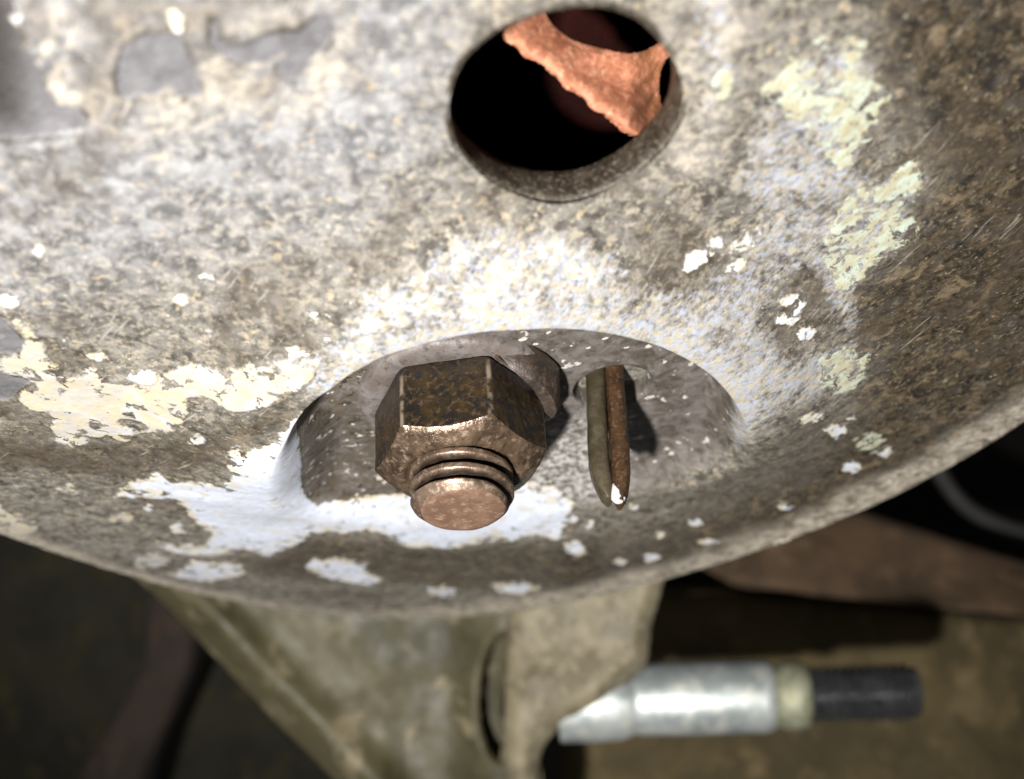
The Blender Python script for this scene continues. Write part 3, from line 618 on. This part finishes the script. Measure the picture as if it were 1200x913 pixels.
def band_depth(X, Y, sd):
    base = 120 + 0.018 * (X - 680) - 0.010 * (Y - 90)
    uu = X * 0.77 + Y * 0.63; vv = Y * 0.77 - X * 0.63
    rough_ = fbm(np.stack([uu * 1.7, vv * 0.4, X * 0], 1), 0.07, 4, 0.5) * 0.38 * np.clip(sd / 8, 0.15, 1) + 1.2 * np.cos((vv + 330) / 20.0)
    edge = 0.7 * (1 - np.clip(sd / 16, 0, 1)) ** 2
    fold = 2.5 * sstep(735, 770, X)
    return base - rough_ + edge + fold
tc = thing('rusty_casting', at(680, 90, 121), 'orange rusty casting seen inside the round hole of the dish', 'casting')
me = sheet('arm', band, band_depth, 1.0, [ell(787, 97, 15, 31, 0.15, 14, 0.12)])
me.transform(Matrix.Translation(-Vector(at(680, 90, 121)) * MM))
vx = np.array([v.co[0] for v in me.vertices]) / MM
attr(me, 'f_old_rust', sstep(2.0, 7.5, vx)); attr_tint(MAT_ORANGE, 'f_old_rust', (0.20, 0.075, 0.028, 1), 0.35)
o = link('arm', me, tc, MAT_ORANGE); md = o.modifiers.new('thickness', 'SOLIDIFY'); md.thickness = 0.0015; md.offset = 1
# back wall of the cavity behind the hole
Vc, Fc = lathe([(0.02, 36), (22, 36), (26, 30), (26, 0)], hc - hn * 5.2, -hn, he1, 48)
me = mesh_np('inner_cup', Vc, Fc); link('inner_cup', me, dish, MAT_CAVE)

# ------------------------------------------------------------------ CAST BRACKET BEHIND THE RIM
B0 = at(450, 760, 262)
tbk = thing('cast_bracket', B0, 'blurred olive cast iron bracket with a diagonal rib below the dish rim', 'bracket')
def px_prism(pts, y, dy, bev, cuts, name, parent, mat, rough=0.5, rs=0.12, tilt=0.0):
    front = [at(X, Y, y + tilt * (Y - 700)) - B0 for X, Y in pts]; back = [p + np.array([0, dy, 0]) for p in front]
    bm = prism(front, back, bev, cuts); me = finish_bm(bm, name, 40)
    if rough: roughen(me, rough, rs)
    return link(name, me, parent, mat)
def casting(name, poly, fn, mat, thick):
    me = sheet(name, poly, fn, 1.6); me.transform(Matrix.Translation(-Vector(B0) * MM))
    o = link(name, me, tbk, mat); md = o.modifiers.new('thickness', 'SOLIDIFY'); md.thickness = thick; md.offset = 1; return o
def web_depth(X, Y, sd):
    left = (X - (150 + (Y - 660) * 0.98)) * 0.70                       # distance from the slanting left edge
    q = np.stack([X, Y, X * 0], 1)
    rib = 4.0 * np.exp(-((left - 28) / 22.0) ** 2)
    return 266 - rib + 5 * np.clip(1 - left / 24, 0, 1) ** 2 + 2.0 * np.clip(1 - sd / 12, 0, 1) ** 2 - fbm(q, 0.012, 3) * 1.6 - 5.0 * sstep(520, 590, X)
web = smooth_loop([(110, 610), (300, 600), (500, 600), (625, 610), (625, 700), (606, 742), (582, 752), (566, 790), (565, 850), (580, 886), (608, 896), (620, 960), (600, 1060), (530, 1070), (470, 1000), (385, 908), (300, 822), (210, 726)], 180)
casting('web', web, web_depth, MAT_CAST, 0.012)
def boss_depth(X, Y, sd):
    q = np.stack([X, Y, X * 0], 1)
    return 251 + 4 * np.clip(1 - sd / 22, 0, 1) ** 2 - fbm(q, 0.016, 3) * 1.8 + 4 * sstep(700, 900, Y)
boss = smooth_loop([(598, 640), (690, 630), (782, 640), (776, 690), (764, 735), (757, 780), (722, 812), (690, 838), (648, 862), (632, 910), (640, 1060), (604, 1060), (594, 960), (590, 880), (592, 800), (594, 720)], 160)
casting('boss', boss, boss_depth, MAT_BOSS, 0.008)
# ------------------------------------------------------------------ ZINC STUD
S0 = at(676, 822, 264); S1 = at(1076, 811, 258); sax = norm(S1 - S0); SL = np.linalg.norm(S1 - S0)
ts_ = thing('threaded_stud', S0, 'shiny zinc plated stud with a threaded end pointing right below the dish', 'stud')
k = SL / 400.0
def st(name, prof, mat, n=64):
    V, Fq = lathe([(r, x * k) for r, x in [(q_[0] * 1.02, q_[1]) for q_ in prof]], (0, 0, 0), sax, (0, 0, 1), n); me = mesh_sharp(name, V, Fq, 32); return link(name, me, ts_, mat)
st('collar', [(0.02, -20), (8.0, -20), (8.1, 20), (7.8, 52), (7.0, 66), (6.7, 70)], MAT_ZINC)
st('barrel', [(6.7, 70), (7.05, 76), (7.1, 130), (7.05, 222), (6.7, 230), (6.4, 232)], MAT_ZINC)
st('groove_ring', [(6.4, 232), (6.0, 238), (6.6, 244), (6.7, 262), (6.3, 270), (5.6, 274)], MAT_PASS)
pr = []
for i in range(0, 12):
    x = 274 + i * 9.6; pr += [(4.5, x), (5.8, x + 4.0), (5.8, x + 5.2), (4.5, x + 9.2)]
pr += [(5.0, 391), (4.7, 398), (4.3, 400), (0.02, 400)]
st('thread', pr, MAT_THREAD)

# ------------------------------------------------------------------ THE DARK UNDERBODY BEHIND
def slab(name, pts, y, dy, mat, label, cat, bev=3, rough=2.0, depths=None, kind=None):
    ds = depths or [y] * len(pts); c = np.mean([at(X, Y, d) for (X, Y), d in zip(pts, ds)], 0)
    front = [at(X, Y, d) - c for (X, Y), d in zip(pts, ds)]; back = [p + np.array([0, dy, 0]) for p in front]
    bm = prism(front, back, bev, 4); me = finish_bm(bm, name, 40); roughen(me, rough, 0.03)
    o = link(name, me, None, mat); o.location = c * MM
    if kind: o['kind'] = kind
    else: o['label'] = label; o['category'] = cat
    return o
bm = bmesh.new()
Vw, Fw = [], []
g = 60
X = np.linspace(-520, 520, g); Z = np.linspace(-420, 300, g); gx, gz = np.meshgrid(X, Z, indexing='ij')
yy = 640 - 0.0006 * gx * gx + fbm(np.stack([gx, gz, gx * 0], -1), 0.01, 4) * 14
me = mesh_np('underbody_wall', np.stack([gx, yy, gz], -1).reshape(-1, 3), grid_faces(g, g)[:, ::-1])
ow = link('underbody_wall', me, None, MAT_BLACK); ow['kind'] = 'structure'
slab('chassis_panel', [(770, 640), (900, 610), (1010, 600), (1110, 630), (1330, 700), (1330, 735), (1010, 705), (860, 690)], 0, 20, MAT_DARK, 'dark brown grimy chassis panel behind the dish, above the olive sheet', 'chassis panel', 4, 2.0, [345, 350, 355, 352, 345, 330, 335, 340])
slab('lower_shield', [(690, 700), (860, 692), (1010, 707), (1330, 737), (1330, 1060), (640, 1060)], 0, 14, MAT_OLIVE, 'olive brown dirty shield sheet behind the zinc stud', 'shield', 4, 2.5, [352, 350, 345, 340, 315, 330])
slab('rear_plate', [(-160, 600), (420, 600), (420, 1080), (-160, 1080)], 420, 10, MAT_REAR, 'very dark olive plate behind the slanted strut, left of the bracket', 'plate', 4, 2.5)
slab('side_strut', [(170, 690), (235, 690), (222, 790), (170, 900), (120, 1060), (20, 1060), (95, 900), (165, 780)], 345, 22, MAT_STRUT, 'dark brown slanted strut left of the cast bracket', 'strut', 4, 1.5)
hz = [at(X, Y, 400) for X, Y in [(1085, 520), (1102, 556), (1122, 584), (1150, 606), (1190, 622), (1240, 632), (1310, 636)]]
pts = []
for a in range(len(hz) - 1):
    for s in range(6):
        t = s / 6; p0, p1, p2, p3 = hz[max(a - 1, 0)], hz[a], hz[a + 1], hz[min(a + 2, len(hz) - 1)]
        pts.append(0.5 * (2 * p1 + (p2 - p0) * t + (2 * p0 - 5 * p1 + 4 * p2 - p3) * t * t + (3 * p1 - p0 - 3 * p2 + p3) * t ** 3))
V, Fq = tube(pts, 2.4); c = np.mean(V, 0); me = mesh_sharp('rubber_hose', np.array(V) - c, Fq, 60); o = link('rubber_hose', me, None, MAT_HOSE); o.location = c * MM
o['label'] = 'thin grey rubber hose curving in the dark beyond the dish rim'; o['category'] = 'hose'
